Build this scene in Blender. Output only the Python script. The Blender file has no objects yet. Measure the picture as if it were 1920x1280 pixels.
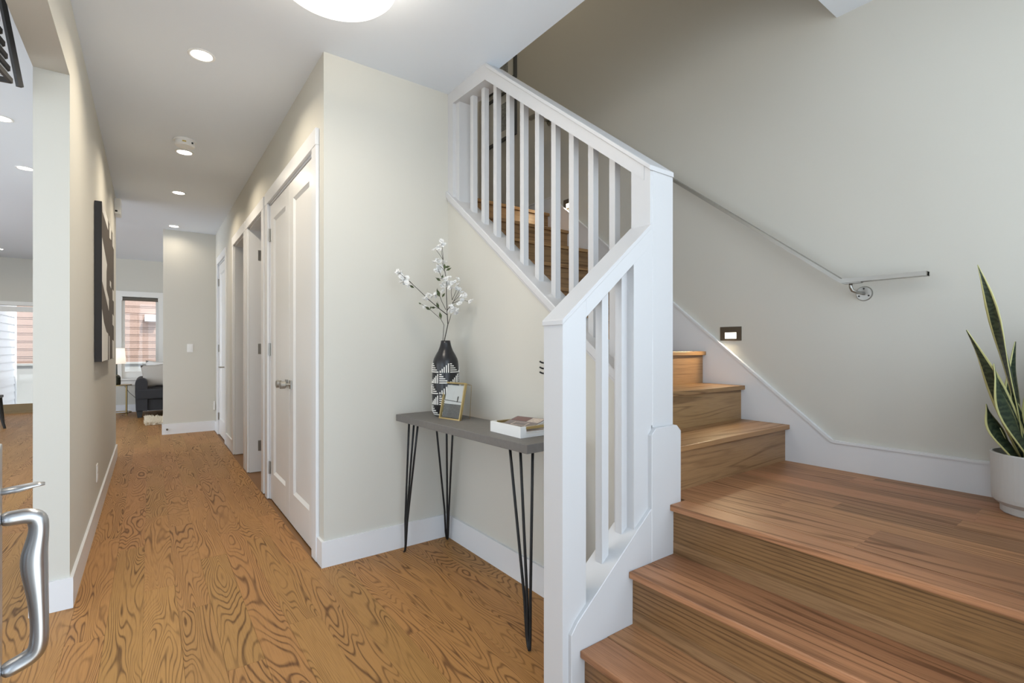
import bpy, bmesh, math, random
from mathutils import Vector, Matrix
R = math.radians
random.seed(7)
SC = bpy.context.scene
COL = SC.collection

# ------------------------------------------------------------------ camera
YAW = 36.402
cd = bpy.data.cameras.new('camera'); cam = bpy.data.objects.new('camera', cd); COL.objects.link(cam)
cam.location = (0, 0, 1.20); cam.rotation_euler = (R(90), 0, R(-YAW))
cd.sensor_width = 36; cd.lens = 36 * 920.9 / 1920; cd.shift_y = 10 / 1920; cd.clip_start = 0.01
SC.camera = cam

# ------------------------------------------------------------------ world, daylight, exposure
w = bpy.data.worlds.new('world'); SC.world = w; w.use_nodes = True
bg = w.node_tree.nodes['Background']
bg.inputs['Color'].default_value = (0.74, 0.87, 1.0, 1); bg.inputs['Strength'].default_value = 2.8
SC.view_settings.view_transform = 'Standard'; SC.view_settings.look = 'None'
SC.view_settings.gamma = 1; SC.view_settings.use_curve_mapping = False
SC.view_settings.exposure = 0.31

def light(name, kind, loc, rot, energy, color, size=None, size_y=None, parent=None, spread=None):
    d = bpy.data.lights.new(name, kind); d.energy = energy; d.color = color
    if kind == 'AREA':
        if size_y: d.shape = 'RECTANGLE'; d.size = size; d.size_y = size_y
        else: d.shape = 'DISK'; d.size = size
        if spread: d.spread = spread
    elif kind == 'SUN': d.angle = size
    else: d.shadow_soft_size = size
    o = bpy.data.objects.new(name, d); COL.objects.link(o); o.location = loc; o.rotation_euler = rot
    return o
sun = light('sun', 'SUN', (0, 0, 20), (R(30), 0, R(35)), 4.0, (1, .95, .86), R(1.0))
DAY = (0.84, 0.92, 1.0)
# the entry side behind the camera is left open to the sky; added living-room fills and a hidden lounge window bring in more light
light('living_side_fill', 'AREA', (-4.3, 6.5, 1.5), (R(90), 0, R(-90)), 48, (0.95, .97, 1), 6.0, 2.0)  # added fill light standing in for an unseen living-room window
light('living_front_fill', 'AREA', (-4.3, 1.7, 1.5), (R(90), 0, R(-90)), 24, (0.86, .93, 1), 2.8, 2.0)  # added fill near the entry, set before a solid wall without a window
light('daylight_lounge_window', 'AREA', (2.75, 10.0, 1.5), (R(90), 0, R(90)), 26, (1, .97, .92), 1.8, 1.6)

# ------------------------------------------------------------------ materials
MATS = {}
def nodes_of(name):
    m = bpy.data.materials.new(name); m.use_nodes = True
    nt = m.node_tree; b = nt.nodes['Principled BSDF']
    MATS[name] = m
    return m, nt, b
def plain(name, col, rough=.5, metal=0, bump=0, bscale=200, emis=None, estr=0, coat=0, spec=None, var=0):
    m, nt, b = nodes_of(name)
    b.inputs['Base Color'].default_value = (*col, 1)
    b.inputs['Roughness'].default_value = rough; b.inputs['Metallic'].default_value = metal
    if coat: b.inputs['Coat Weight'].default_value = coat
    if spec is not None: b.inputs['Specular IOR Level'].default_value = spec
    if emis: b.inputs['Emission Color'].default_value = (*emis, 1); b.inputs['Emission Strength'].default_value = estr
    if bump or var:
        tc = nt.nodes.new('ShaderNodeTexCoord'); n = nt.nodes.new('ShaderNodeTexNoise')
        n.inputs['Scale'].default_value = bscale; n.inputs['Detail'].default_value = 3
        nt.links.new(tc.outputs['Object'], n.inputs['Vector'])
        if bump:
            bp = nt.nodes.new('ShaderNodeBump'); bp.inputs['Strength'].default_value = bump; bp.inputs['Distance'].default_value = .002
            nt.links.new(n.outputs['Fac'], bp.inputs['Height']); nt.links.new(bp.outputs['Normal'], b.inputs['Normal'])
        if var:
            mx = nt.nodes.new('ShaderNodeMix'); mx.data_type = 'RGBA'
            mx.inputs[6].default_value = (*[c * (1 - var) for c in col], 1); mx.inputs[7].default_value = (*[min(1, c * (1 + var)) for c in col], 1)
            nt.links.new(n.outputs['Fac'], mx.inputs[0]); nt.links.new(mx.outputs[2], b.inputs['Base Color'])
    return m
def wood(name, axis, light_c, dark_c, across=6.5, along=.62, K=15., rough=.36, tone=.22, pore=.28, quarter=6.0, spec=.4):
    """oak boards: contour-line cathedral grain running along 'axis', tone and offset differ per board"""
    m, nt, b = nodes_of(name); N, L = nt.nodes, nt.links
    def math_(op, a, bb=None, c=None):
        n = N.new('ShaderNodeMath'); n.operation = op
        for i, v in enumerate((a, bb, c)):
            if v is None: continue
            if isinstance(v, (int, float)): n.inputs[i].default_value = v
            else: L.new(v, n.inputs[i])
        return n.outputs[0]
    tc = N.new('ShaderNodeTexCoord'); oi = N.new('ShaderNodeObjectInfo'); sp = N.new('ShaderNodeSeparateXYZ')
    L.new(tc.outputs['Object'], sp.inputs[0])
    ax = {'X': 0, 'Y': 1, 'Z': 2}[axis]
    oth = [i for i in range(3) if i != ax]
    lng = sp.outputs[ax]; acr = math_('ADD', sp.outputs[oth[0]], sp.outputs[oth[1]])
    rnd = oi.outputs['Random']
    r1 = math_('MULTIPLY', rnd, 91.7); r2 = math_('FRACT', math_('MULTIPLY', rnd, 37.31)); r3 = math_('FRACT', math_('MULTIPLY', rnd, 173.7))
    cv = N.new('ShaderNodeCombineXYZ')
    L.new(math_('MULTIPLY', acr, across), cv.inputs[0]); L.new(math_('MULTIPLY', lng, along), cv.inputs[1]); L.new(r1, cv.inputs[2])
    nz = N.new('ShaderNodeTexNoise'); nz.inputs['Scale'].default_value = 1.0; nz.inputs['Detail'].default_value = 1.6
    nz.inputs['Roughness'].default_value = .42; nz.inputs['Distortion'].default_value = .35
    L.new(cv.outputs[0], nz.inputs['Vector'])
    q = math_('MULTIPLY', math_('MULTIPLY', acr, quarter), math_('ADD', r2, .25))
    ph = math_('MULTIPLY', math_('ADD', math_('MULTIPLY', nz.outputs['Fac'], K), q), 6.2832)
    s = math_('ADD', math_('MULTIPLY', math_('SINE', ph), .5), .5)
    line = N.new('ShaderNodeValToRGB'); e = line.color_ramp.elements
    e[0].position = 0; e[0].color = (1, 1, 1, 1); e[1].position = .42; e[1].color = (0, 0, 0, 1)
    x = line.color_ramp.elements.new(.12); x.color = (.55, .55, .55, 1)
    L.new(s, line.inputs[0])
    # pores: fine streaks along the grain
    cv2 = N.new('ShaderNodeCombineXYZ')
    L.new(math_('MULTIPLY', acr, 260), cv2.inputs[0]); L.new(math_('MULTIPLY', lng, 9), cv2.inputs[1]); L.new(r1, cv2.inputs[2])
    pz = N.new('ShaderNodeTexNoise'); pz.inputs['Scale'].default_value = 1; pz.inputs['Detail'].default_value = 2
    L.new(cv2.outputs[0], pz.inputs['Vector'])
    pr_ = N.new('ShaderNodeMapRange'); pr_.inputs[1].default_value = .45; pr_.inputs[2].default_value = .7
    L.new(pz.outputs['Fac'], pr_.inputs[0])
    # broad blotches
    cv3 = N.new('ShaderNodeCombineXYZ')
    L.new(math_('MULTIPLY', acr, 9), cv3.inputs[0]); L.new(math_('MULTIPLY', lng, 1.4), cv3.inputs[1]); L.new(r1, cv3.inputs[2])
    bz = N.new('ShaderNodeTexNoise'); bz.inputs['Scale'].default_value = 1; L.new(cv3.outputs[0], bz.inputs['Vector'])
    mr = N.new('ShaderNodeMapRange'); mr.inputs[1].default_value = .36; mr.inputs[2].default_value = .60; mr.inputs[3].default_value = .22; mr.inputs[4].default_value = .9
    L.new(bz.outputs['Fac'], mr.inputs[0])
    f = math_('MULTIPLY', line.outputs[0], mr.outputs[0])
    f = math_('ADD', f, math_('MULTIPLY', pr_.outputs[0], pore))
    f = math_('MINIMUM', f, 1.0)
    mx = N.new('ShaderNodeMix'); mx.data_type = 'RGBA'
    mx.inputs[6].default_value = (*light_c, 1); mx.inputs[7].default_value = (*dark_c, 1)
    L.new(f, mx.inputs[0])
    hs = N.new('ShaderNodeHueSaturation')
    L.new(mx.outputs[2], hs.inputs['Color'])
    L.new(math_('ADD', 1 - tone, math_('MULTIPLY', r3, 2 * tone)), hs.inputs['Value'])
    L.new(math_('ADD', .496, math_('MULTIPLY', r2, .008)), hs.inputs['Hue'])
    L.new(hs.outputs[0], b.inputs['Base Color']); b.inputs['Specular IOR Level'].default_value = spec
    L.new(math_('ADD', rough, math_('MULTIPLY', f, .14)), b.inputs['Roughness'])
    bp = N.new('ShaderNodeBump'); bp.inputs['Strength'].default_value = .12; bp.inputs['Distance'].default_value = .001; bp.invert = True
    L.new(f, bp.inputs['Height']); L.new(bp.outputs[0], b.inputs['Normal'])
    return m
def glassy(name, tint=(1, 1, 1), refl=.03):
    m = bpy.data.materials.new(name); m.use_nodes = True; MATS[name] = m
    nt = m.node_tree; nt.nodes.remove(nt.nodes['Principled BSDF'])
    t = nt.nodes.new('ShaderNodeBsdfTransparent'); t.inputs[0].default_value = (*tint, 1)
    g = nt.nodes.new('ShaderNodeBsdfGlossy'); g.inputs['Roughness'].default_value = .02
    x = nt.nodes.new('ShaderNodeMixShader'); x.inputs[0].default_value = refl
    nt.links.new(t.outputs[0], x.inputs[1]); nt.links.new(g.outputs[0], x.inputs[2])
    nt.links.new(x.outputs[0], nt.nodes['Material Output'].inputs[0])
    return m

plain('wall', (.600, .584, .530), .8, bump=.06, bscale=260)
plain('ceiling', (.77, .82, .89), .9)
plain('trim', (.74, .75, .77), .35)
plain('rail_white_dimmed', (.60, .60, .61), .4)  # railing white darkened to offset the strong front daylight on the posts
plain('doorpaint', (.74, .74, .735), .3)
LC, DC = (.372, .186, .056), (.112, .048, .013)
wood('oak_floor', 'Y', LC, DC, across=7.5, along=.95, K=31, tone=.07, quarter=22, pore=.22, rough=.45, spec=.3)
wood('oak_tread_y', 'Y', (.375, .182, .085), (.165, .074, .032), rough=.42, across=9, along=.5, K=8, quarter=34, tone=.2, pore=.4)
wood('oak_tread_x', 'X', (.320, .180, .076), (.165, .083, .033), across=9, along=.6, K=9, quarter=10, tone=.14, pore=.3)
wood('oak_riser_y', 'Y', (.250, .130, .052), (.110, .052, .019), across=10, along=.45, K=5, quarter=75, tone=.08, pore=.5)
wood('oak_riser_x', 'X', (.300, .175, .080), (.15, .078, .033), across=10, along=.6, K=9, quarter=10, tone=.14, pore=.35)
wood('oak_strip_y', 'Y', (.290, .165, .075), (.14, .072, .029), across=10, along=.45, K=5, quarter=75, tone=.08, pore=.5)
plain('subfloor', (.20, .095, .03), .5)
plain('nickel', (.40, .39, .365), .34, 1)
plain('chrome', (.58, .59, .61), .30, 1)
plain('bronze', (.16, .135, .105), .42, .7)
plain('iron', (.014, .014, .015), .5, .3, bump=.5, bscale=90)
plain('gold', (.55, .43, .21), .32, 1)
plain('brass', (.40, .29, .13), .35, 1)
plain('concrete', (.150, .140, .130), .6, bump=.2, bscale=60, var=.14)
plain('black_ceramic', (.012, .012, .014), .28)
plain('white_glaze', (.82, .80, .75), .5)
plain('white_box', (.80, .80, .79), .45)
plain('pot', (.56, .56, .545), .42)
plain('soil', (.03, .02, .012), .95, bump=1, bscale=90)
plain('charcoal_fabric', (.034, .034, .038), .9, bump=.6, bscale=600)
plain('pillow_fabric', (.50, .46, .41), .9, bump=.4, bscale=300)
plain('white_fabric', (.85, .83, .80), .9)
plain('fur', (.80, .72, .58), .9)
plain('black_wood', (.012, .011, .010), .45)
plain('grey_frame', (.075, .08, .08), .5)
plain('mat_board', (.75, .76, .74), .8)
plain('speckle_print', (.32, .34, .34), .8, bscale=55, var=.9)
plain('canvas_edge', (.033, .034, .038), .8, bump=.4, bscale=500)
plain('canvas_brown', (.075, .058, .044), .7, bscale=14, var=.35)
plain('canvas_white', (.74, .73, .70), .7)
plain('plastic', (.80, .80, .79), .4)
plain('dark_gap', (.02, .02, .02), .8)
plain('petal', (.86, .85, .83), .7)
plain('stem', (.035, .028, .022), .7)
plain('leaf', (.050, .072, .020), .55)
plain('amber_label', (.55, .40, .05), .5)
plain('lamp_lens', (1, 1, 1), .4, emis=(1, .96, .90), estr=14)
plain('bowl_glass', (.9, .88, .84), .3, emis=(1, .94, .84), estr=1.6)
plain('step_lens', (1, 1, 1), .4, emis=(1, .88, .68), estr=3)
plain('shade', (.85, .82, .76), .8, emis=(1, .90, .75), estr=.55)
plain('lamp_glass', (.03, .032, .02), .1)
plain('blind', (.13, .115, .095), .7)
plain('siding_brown', (.46, .32, .26), .75, bump=.3, bscale=40, var=.2)
plain('siding_white', (.85, .86, .88), .6)
plain('stucco', (.46, .47, .46), .9, bump=.4, bscale=120)
plain('paving', (.66, .65, .62), .9)
plain('frame_white', (.80, .79, .76), .4)
plain('threshold', (.30, .21, .10), .5)
plain('photo_sky', (.62, .62, .61), .35)
plain('photo_sea', (.10, .10, .10), .4, bscale=160, var=.8)
plain('photo_dark', (.03, .03, .03), .4)
plain('book_cover', (.17, .14, .135), .4, bscale=30, var=.25)
plain('book_red', (.15, .065, .055), .4)
plain('book_cream', (.50, .42, .36), .5, bscale=90, var=.5)
plain('wood_slat', (.045, .042, .040), .6)
plain('crystal', (.62, .64, .66), .18)
plain('door_grey', (.40, .41, .41), .4)
glassy('glass'); glassy('frame_glass', (.96, .97, .97), .05)

def snake_mat():
    m, nt, b = nodes_of('snake_leaf'); N, L = nt.nodes, nt.links
    tc = N.new('ShaderNodeTexCoord'); wv = N.new('ShaderNodeTexWave'); wv.bands_direction = 'Z'
    wv.inputs['Scale'].default_value = 16; wv.inputs['Distortion'].default_value = 9; wv.inputs['Detail'].default_value = 3; wv.inputs['Detail Scale'].default_value = 2
    L.new(tc.outputs['Object'], wv.inputs['Vector'])
    mx = N.new('ShaderNodeMix'); mx.data_type = 'RGBA'; mx.inputs[6].default_value = (.020, .034, .022, 1); mx.inputs[7].default_value = (.060, .082, .045, 1)
    L.new(wv.outputs['Fac'], mx.inputs[0]); L.new(mx.outputs[2], b.inputs['Base Color']); b.inputs['Roughness'].default_value = .38
snake_mat()
plain('snake_edge', (.56, .54, .24), .45)

# ------------------------------------------------------------------ build helpers (all shapes are given in world metres)
MW = {}
def obj(name, bm, mat, parent=None, smooth=False, kind=None):
    me = bpy.data.meshes.new(name); bmesh.ops.recalc_face_normals(bm, faces=bm.faces[:]); bm.to_mesh(me); bm.free()
    mats = mat if isinstance(mat, (list, tuple)) else [mat]
    for k in mats: me.materials.append(MATS[k])
    o = bpy.data.objects.new(name, me); COL.objects.link(o)
    if smooth:
        for p in me.polygons: p.use_smooth = True
    if parent is not None:
        o.parent = parent; M = MW[parent]; me.transform(M.inverted()); MW[o] = M
    else: MW[o] = Matrix.Identity(4)
    if kind: o['kind'] = kind
    return o
def thing(name, label, cat, loc=(0, 0, 0), rotz=0, group=None, kind=None):
    o = bpy.data.objects.new(name, None); COL.objects.link(o); o.empty_display_size = .05
    o.location = loc; o.rotation_euler = (0, 0, rotz); MW[o] = Matrix.Translation(loc) @ Matrix.Rotation(rotz, 4, 'Z')
    tag(o, label, cat, group, kind); return o
def tag(o, label=None, cat=None, group=None, kind=None):
    if label: o['label'] = label
    if cat: o['category'] = cat
    if group: o['group'] = group
    if kind: o['kind'] = kind
    return o
def struct(name, bm, mat, label=None, parent=None):
    o = obj(name, bm, mat, parent, kind='structure')
    if label: o['label'] = label
    return o
def copy_tree(o, parent=None):
    c = o.copy(); COL.objects.link(c)
    if parent: c.parent = parent
    for ch in list(o.children):
        copy_tree(ch, c)
    return c
def box(bm, x0, x1, y0, y1, z0, z1, bev=0, mi=0):
    vs = [bm.verts.new((x, y, z)) for x in (x0, x1) for y in (y0, y1) for z in (z0, z1)]
    fs = [bm.faces.new([vs[i] for i in f]) for f in ((0, 1, 3, 2), (4, 6, 7, 5), (0, 4, 5, 1), (2, 3, 7, 6), (0, 2, 6, 4), (1, 5, 7, 3))]
    for f in fs: f.material_index = mi
    if bev:
        es = list({e for f in fs for e in f.edges})
        bmesh.ops.bevel(bm, geom=es, offset=bev, segments=2, affect='EDGES', profile=.6)
    return bm
def B(*a, **k): return box(bmesh.new(), *a, **k)
def prism(bm, pts, axis, a0, a1, bev=0, mi=0):
    """polygon pts in the two other axes (in x,y,z order), extruded from a0 to a1 along axis"""
    def P(p, a):
        return {'X': (a, p[0], p[1]), 'Y': (p[0], a, p[1]), 'Z': (p[0], p[1], a)}[axis]
    lo = [bm.verts.new(P(p, a0)) for p in pts]; hi = [bm.verts.new(P(p, a1)) for p in pts]
    n = len(pts); fs = [bm.faces.new(lo), bm.faces.new(hi[::-1])]
    for i in range(n): fs.append(bm.faces.new((lo[i], hi[i], hi[(i + 1) % n], lo[(i + 1) % n])))
    for f in fs: f.material_index = mi
    if bev:
        bmesh.ops.recalc_face_normals(bm, faces=fs)
        bmesh.ops.bevel(bm, geom=list({e for f in fs for e in f.edges}), offset=bev, segments=1, affect='EDGES')
    return bm
def Pm(*a, **k): return prism(bmesh.new(), *a, **k)
def tube(bm, pts, r, n=8, cap=True, sx=1.0, up=None):
    pts = [Vector(p) for p in pts]; rs = r if isinstance(r, (list, tuple)) else [r] * len(pts)
    rings = []; prev = None
    for i, p in enumerate(pts):
        t = (pts[min(i + 1, len(pts) - 1)] - pts[max(i - 1, 0)]).normalized()
        if up is not None: a = Vector(up)
        elif prev is not None: a = prev
        else: a = Vector((0, 0, 1)) if abs(t.z) < .9 else Vector((1, 0, 0))
        u = (a - t * a.dot(t)).normalized(); v = t.cross(u); prev = u
        rr = rs[i]; ry, rx = (rr if isinstance(rr, tuple) else (rr, rr * sx))
        rings.append([bm.verts.new(p + u * ry * math.cos(2 * math.pi * k / n) + v * rx * math.sin(2 * math.pi * k / n)) for k in range(n)])
    for a, b_ in zip(rings, rings[1:]):
        for k in range(n): bm.faces.new((a[k], a[(k + 1) % n], b_[(k + 1) % n], b_[k]))
    if cap: bm.faces.new(rings[0][::-1]); bm.faces.new(rings[-1])
    return bm
def T(*a, **k): return tube(bmesh.new(), *a, **k)
def lathe(bm, prof, c, n=32, mtx=None):
    rings = []
    for r, z in prof:
        rings.append([bm.verts.new((c[0] + r * math.cos(2 * math.pi * k / n), c[1] + r * math.sin(2 * math.pi * k / n), c[2] + z)) for k in range(n)])
    for a, b_ in zip(rings, rings[1:]):
        for k in range(n): bm.faces.new((a[k], a[(k + 1) % n], b_[(k + 1) % n], b_[k]))
    if prof[0][0] > 1e-5: bm.faces.new(rings[0][::-1])
    if prof[-1][0] > 1e-5: bm.faces.new(rings[-1])
    bmesh.ops.remove_doubles(bm, verts=bm.verts[:], dist=1e-6)
    return bm
def Lt(*a, **k): return lathe(bmesh.new(), *a, **k)
def xform(bm, M): bmesh.ops.transform(bm, matrix=M, verts=bm.verts[:]); return bm

# ------------------------------------------------------------------ key dimensions
ZC = 2.81                 # ceiling
XL0, XL1 = -.42, -.297    # left hall wall
XH = .763                 # right hall wall face
YA = 2.765                # nook wall face
XB, XB1 = 1.53, 1.65      # wall under the stairs
XW = 2.78                 # stairwell wall face
YE = 8.225                # wall at the end of the hall
YF = 11.45                # lounge far wall
RZ, RUN = .1955, .246
ZL = 3 * RZ               # landing
YB = 1.19                 # lower railing front face

# ------------------------------------------------------------------ floor with planks
bm = B(-4.5, 2.9, -.15, 12.9, -.12, -.005)
floor = struct('floor', bm, 'subfloor', 'brown oak plank floor with strong swirling grain')
PW = .127
def lay_row(x0, x1, y0, y1):
    y = y0 - random.random() * 1.2
    while y < y1:
        ln = random.uniform(.9, 2.0); a, b_ = max(y, y0), min(y + ln, y1)
        if b_ - a > .02: obj('plank', B(x0 + .0004, x1 - .0004, a + .0004, b_ - .0004, -.015, 0), 'oak_floor', floor)
        y += ln
x = -2.31
while x < 1.62:
    x1 = x + PW; xm = x + PW / 2
    if x1 <= -.40: lay_row(x, x1, max(.0, -xm / .175 - 1.6), 12.45)
    elif xm < .78: lay_row(x, x1, -.1, YF)
    else: lay_row(x, min(x1, 1.64), -.1, YA if xm > .80 else 5.2)
    x = x1

# ------------------------------------------------------------------ walls and ceilings
bm = B(XL0, XL1, 3.03, 6.85, 0, ZC); box(bm, XL0, XL1, -.1, 3.03, 2.45, ZC)
struct('wall_left', bm, 'wall', 'greige wall left of the hallway, ending in a pier beside the wide opening')
DOORS = [(2.95, 4.27), (4.53, 5.27), (5.50, 6.25), (7.03, 7.83)]
HZ = 2.33; HT = .12
bm = bmesh.new(); y = YA
for a, b_ in DOORS: box(bm, XH, XH + HT, y, a, 0, ZC); box(bm, XH, XH + HT, a, b_, HZ, ZC); y = b_
box(bm, XH, XH + HT, y, YE, 0, ZC)
struct('wall_right', bm, 'wall', 'greige hallway wall with four door openings')
bm = B(XH + HT, XB, YA, YA + .12, 0, ZC)
struct('wall_nook', bm, 'wall', 'pale wall facing the entry behind the console table')
zb = lambda y: 1.376 + .771 * (y - 1.764)
bm = Pm([(1.29, 0), (YA, 0), (YA, zb(YA)), (1.29, zb(1.29))], 'X', XB, XB1)
box(bm, XB, XB1, YA, 4.47, 0, ZC)
struct('wall_understair', bm, 'wall', 'wall under the upper stair flight with a sloping top')
bm = B(XW, XW + .12, -.1, 12.9, 0, 5.5)
struct('wall_stair', bm, 'wall', 'tall greige wall carrying the metal handrail')
bm = B(XB1, XW, 4.35, 4.47, 0, 5.5); box(bm, 1.51, 1.627, .9, 4.47, ZC + .14, 5.5); box(bm, 1.51, XW, .9, 1.02, 2.99, 5.5); box(bm, 1.51, XW + .12, .9, 4.47, 5.5, 5.6)
struct('wall_stairwell', bm, 'wall', 'upper walls enclosing the stairwell')
bm = B(.146, XW, YE, YE + .12, 0, ZC)
struct('wall_end', bm, 'wall', 'wall closing the end of the hallway with a light switch')
# lounge far wall with window opening, living-room far wall with slider
WX0, WX1, WZ0, WZ1 = -.415, .135, .62, 2.12
bm = B(-1.0, WX0, YF, YF + .15, 0, ZC); box(bm, WX1, XW, YF, YF + .15, 0, ZC); box(bm, WX0, WX1, YF, YF + .15, 0, WZ0); box(bm, WX0, WX1, YF, YF + .15, WZ1, ZC)
box(bm, -1.1, -1.0, YF, 12.5, 0, ZC); box(bm, -1.25, -1.0, 12.5, 12.62, 0, ZC); box(bm, -4.5, -3.9, 12.5, 12.62, 0, ZC); box(bm, -3.9, -1.25, 12.5, 12.62, 1.95, ZC)
struct('wall_far', bm, 'wall', 'far wall of the lounge and living room')
bm = B(-4.62, -4.5, -.15, 3.4, 0, ZC); box(bm, -4.62, -4.5, 9.6, 12.62, 0, ZC); box(bm, -4.62, -4.5, 3.4, 9.6, 0, .5); box(bm, -4.62, -4.5, 3.4, 9.6, 2.5, ZC)
struct('wall_living', bm, 'wall', 'living-room side wall with an added opening for daylight')  # opening added to let more daylight into the living room
bm = B(1.35, 1.55, -.15, -.02, 0, 2.99); box(bm, 1.55, 2.65, -.15, -.02, 0, 1.15); box(bm, 1.55, 2.65, -.15, -.02, 2.65, 2.99); box(bm, 2.65, XW, -.15, -.02, 0, 2.99)
struct('wall_front', bm, 'wall', 'front wall beside the entry with an added opening for daylight on the landing')  # unseen opening cut in so that daylight reaches the landing
struct('ceiling_sun_block', B(-4.6, 4.6, -1.5, -.15, 2.95, 3.05), 'ceiling', 'added unseen slab shading the open entry from the sun')  # added slab out of view, keeps direct sun off the entry floor
struct('ground_porch', B(-12, 12, -14, -.15, -.3, -.12), 'paving', 'paving outside the entry')
bm = B(-4.5, 1.627, -.15, 12.9, ZC, ZC + .14); box(bm, 1.627, XW, 4.47, 12.9, ZC, ZC + .14)
struct('ceiling', bm, 'ceiling', 'flat white ceiling over hall and living room')
struct('ceiling_landing', B(1.627, XW, -.1, 1.02, 2.855, 2.99), 'ceiling', 'ceiling corner over the stair landing')

# ------------------------------------------------------------------ baseboards
BH = .14
def base(name, label, *boxes):
    bm = bmesh.new()
    for q in boxes: box(bm, *q, 0, BH); 
    return struct(name, bm, 'trim', label)
base('baseboard_left', 'white baseboard along the left hall wall and pier', (XL1, XL1 + .013, 3.03, 6.86), (XL0 - .013, XL1 + .013, 3.017, 3.03), (XL0 - .013, XL0, 3.03, 6.86))
base('baseboard_right', 'white baseboard pieces between the hall doors', (XH - .014, XH, YA, 2.855), (XH - .014, XH, 6.345, 6.935), (XH - .014, XH, 7.925, YE))
base('baseboard_nook', 'white baseboard behind the console table', (XH - .014, XB, YA - .014, YA), (XB - .014, XB, 1.29, YA - .014))
bb = base('baseboard_end', 'white baseboard at the end of the hall', (.133, XH, YE - .014, YE), (.133, .146, YE, YE + .12))
base('baseboard_far', 'white baseboard under the lounge window', (-1.0, XW, YF - .014, YF))
o = tag(obj('door_stop', T([(.19, YE - .045, .07), (.19, YE - .014, .07)], .013, 10), 'bronze'), 'small round bumper on the end-wall baseboard', 'door stop')

# ------------------------------------------------------------------ door casings and doors
def casing(n, a, b_, label):
    root = struct('trim_%d' % n, bmesh.new(), 'trim', label)
    cw, t = .095, .018
    for q in ((a - cw, a), (b_, b_ + cw)): obj('side_casing', B(XH - t, XH, q[0], q[1], 0, HZ, bev=.003), 'trim', root)
    obj('head_casing', B(XH - t - .002, XH, a - cw, b_ + cw, HZ, HZ + .095, bev=.003), 'trim', root)
    for q in ((a - .001, a + .016), (b_ - .016, b_ + .001)): obj('jamb', B(XH, XH + HT, q[0], q[1], 0, HZ), 'trim', root)
    obj('head_jamb', B(XH, XH + HT, a, b_, HZ - .016, HZ), 'trim', root)
    return root
casing(1, *DOORS[0], 'white casing around the double closet doors')
casing(2, *DOORS[1], 'white casing of the doorway with the open door')
casing(3, *DOORS[2], 'white casing of the open doorway without a visible door')
casing(4, *DOORS[3], 'white casing of the last door in the hall')
def leaf(name, label, y0, y1, x0, hinge_y, knob_y=None, z1=HZ - .02, lever=False, xh=None):
    """one-panel door leaf in the hall wall: stiles, rails and recessed panel, hinges and knob"""
    root = struct(name, bmesh.new(), 'doorpaint', label)
    s = .115; x1 = x0 + .035
    for q in ((y0, y0 + s), (y1 - s, y1)): obj('stile', B(x0, x1, q[0], q[1], .008, z1, bev=.002), 'doorpaint', root)
    for q in ((.008, .22), (z1 - .12, z1)): obj('rail', B(x0, x1, y0 + s, y1 - s, *q, bev=.001), 'doorpaint', root)
    obj('panel', B(x0 + .014, x1 - .01, y0 + s - .004, y1 - s + .004, .216, z1 - .116), 'doorpaint', root)
    # sloped moulding around the panel
    bm = bmesh.new(); a, b_, c, d = y0 + s, y1 - s, .22, z1 - .12; m = .018
    o_ = [(a, c), (b_, c), (b_, d), (a, d)]; i_ = [(a + m, c + m), (b_ - m, c + m), (b_ - m, d - m), (a + m, d - m)]
    vo = [bm.verts.new((x0 + .001, *p)) for p in o_]; vi = [bm.verts.new((x0 + .0135, *p)) for p in i_]
    for k in range(4): bm.faces.new((vo[k], vo[(k + 1) % 4], vi[(k + 1) % 4], vi[k]))
    obj('panel_moulding', bm, 'doorpaint', root)
    for z in (.25, 1.18, 2.08):
        h = obj('hinge', B(x0 - .004, x0 + .003, hinge_y - .022, hinge_y + .022, z - .048, z + .048), 'nickel', root)
        obj('hinge_pin', T([(x0 - .008, hinge_y, z - .05), (x0 - .008, hinge_y, z + .05)], .006, 8), 'nickel', h)
    if knob_y:
        if lever:
            k = obj('door_lever', T([(x0, knob_y, .945), (x0 - .055, knob_y, .945), (x0 - .06, knob_y - .0, .945), (x0 - .06, knob_y + .11 * (1 if hinge_y > knob_y else -1), .945)], .009, 8), 'nickel', root)
        else:
            bm = T([(x0 - .006, knob_y, .945), (x0 - .04, knob_y, .945)], .009, 12)
            tube(bm, [(x0 - .036, knob_y, .945), (x0 - .039, knob_y, .945), (x0 - .068, knob_y, .945), (x0 - .071, knob_y, .945)], [.021, .025, .026, .023], 20)
            k = obj('knob', bm, 'nickel', root, smooth=False)
        obj('rosette', B(x0 - .009, x0, knob_y - .029, knob_y + .029, .945 - .029, .945 + .029, bev=.002), 'nickel', k)
    return root
leaf('door_1', 'near white closet leaf of the double doors', 2.968, 3.606, XH + .004, 2.968, 3.55)
leaf('door_2', 'far white closet leaf of the double doors', 3.611, 4.252, XH + .004, 4.252, 3.67)
leaf('door_4', 'white one-panel door with metal lever, farthest in the hall', 7.048, 7.812, XH + .004, 7.812, 7.12, lever=True)
# door standing open into the second doorway, hinged on its far jamb
d3 = struct('door_3', bmesh.new(), 'doorpaint', 'white door swung open inside the second doorway')
obj('slab', B(XH + HT + .012, XH + HT + .72, 5.19, 5.225, .008, 2.31, bev=.002), 'doorpaint', d3)
for z in (.25, 1.18, 2.08):
    h = obj('hinge', B(XH + HT - .045, XH + HT + .012, 5.2525, 5.256, z - .05, z + .05), 'nickel', d3)
    obj('hinge_pin', T([(XH + HT + .008, 5.238, z - .05), (XH + HT + .008, 5.238, z + .05)], .007, 8), 'nickel', h)
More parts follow.
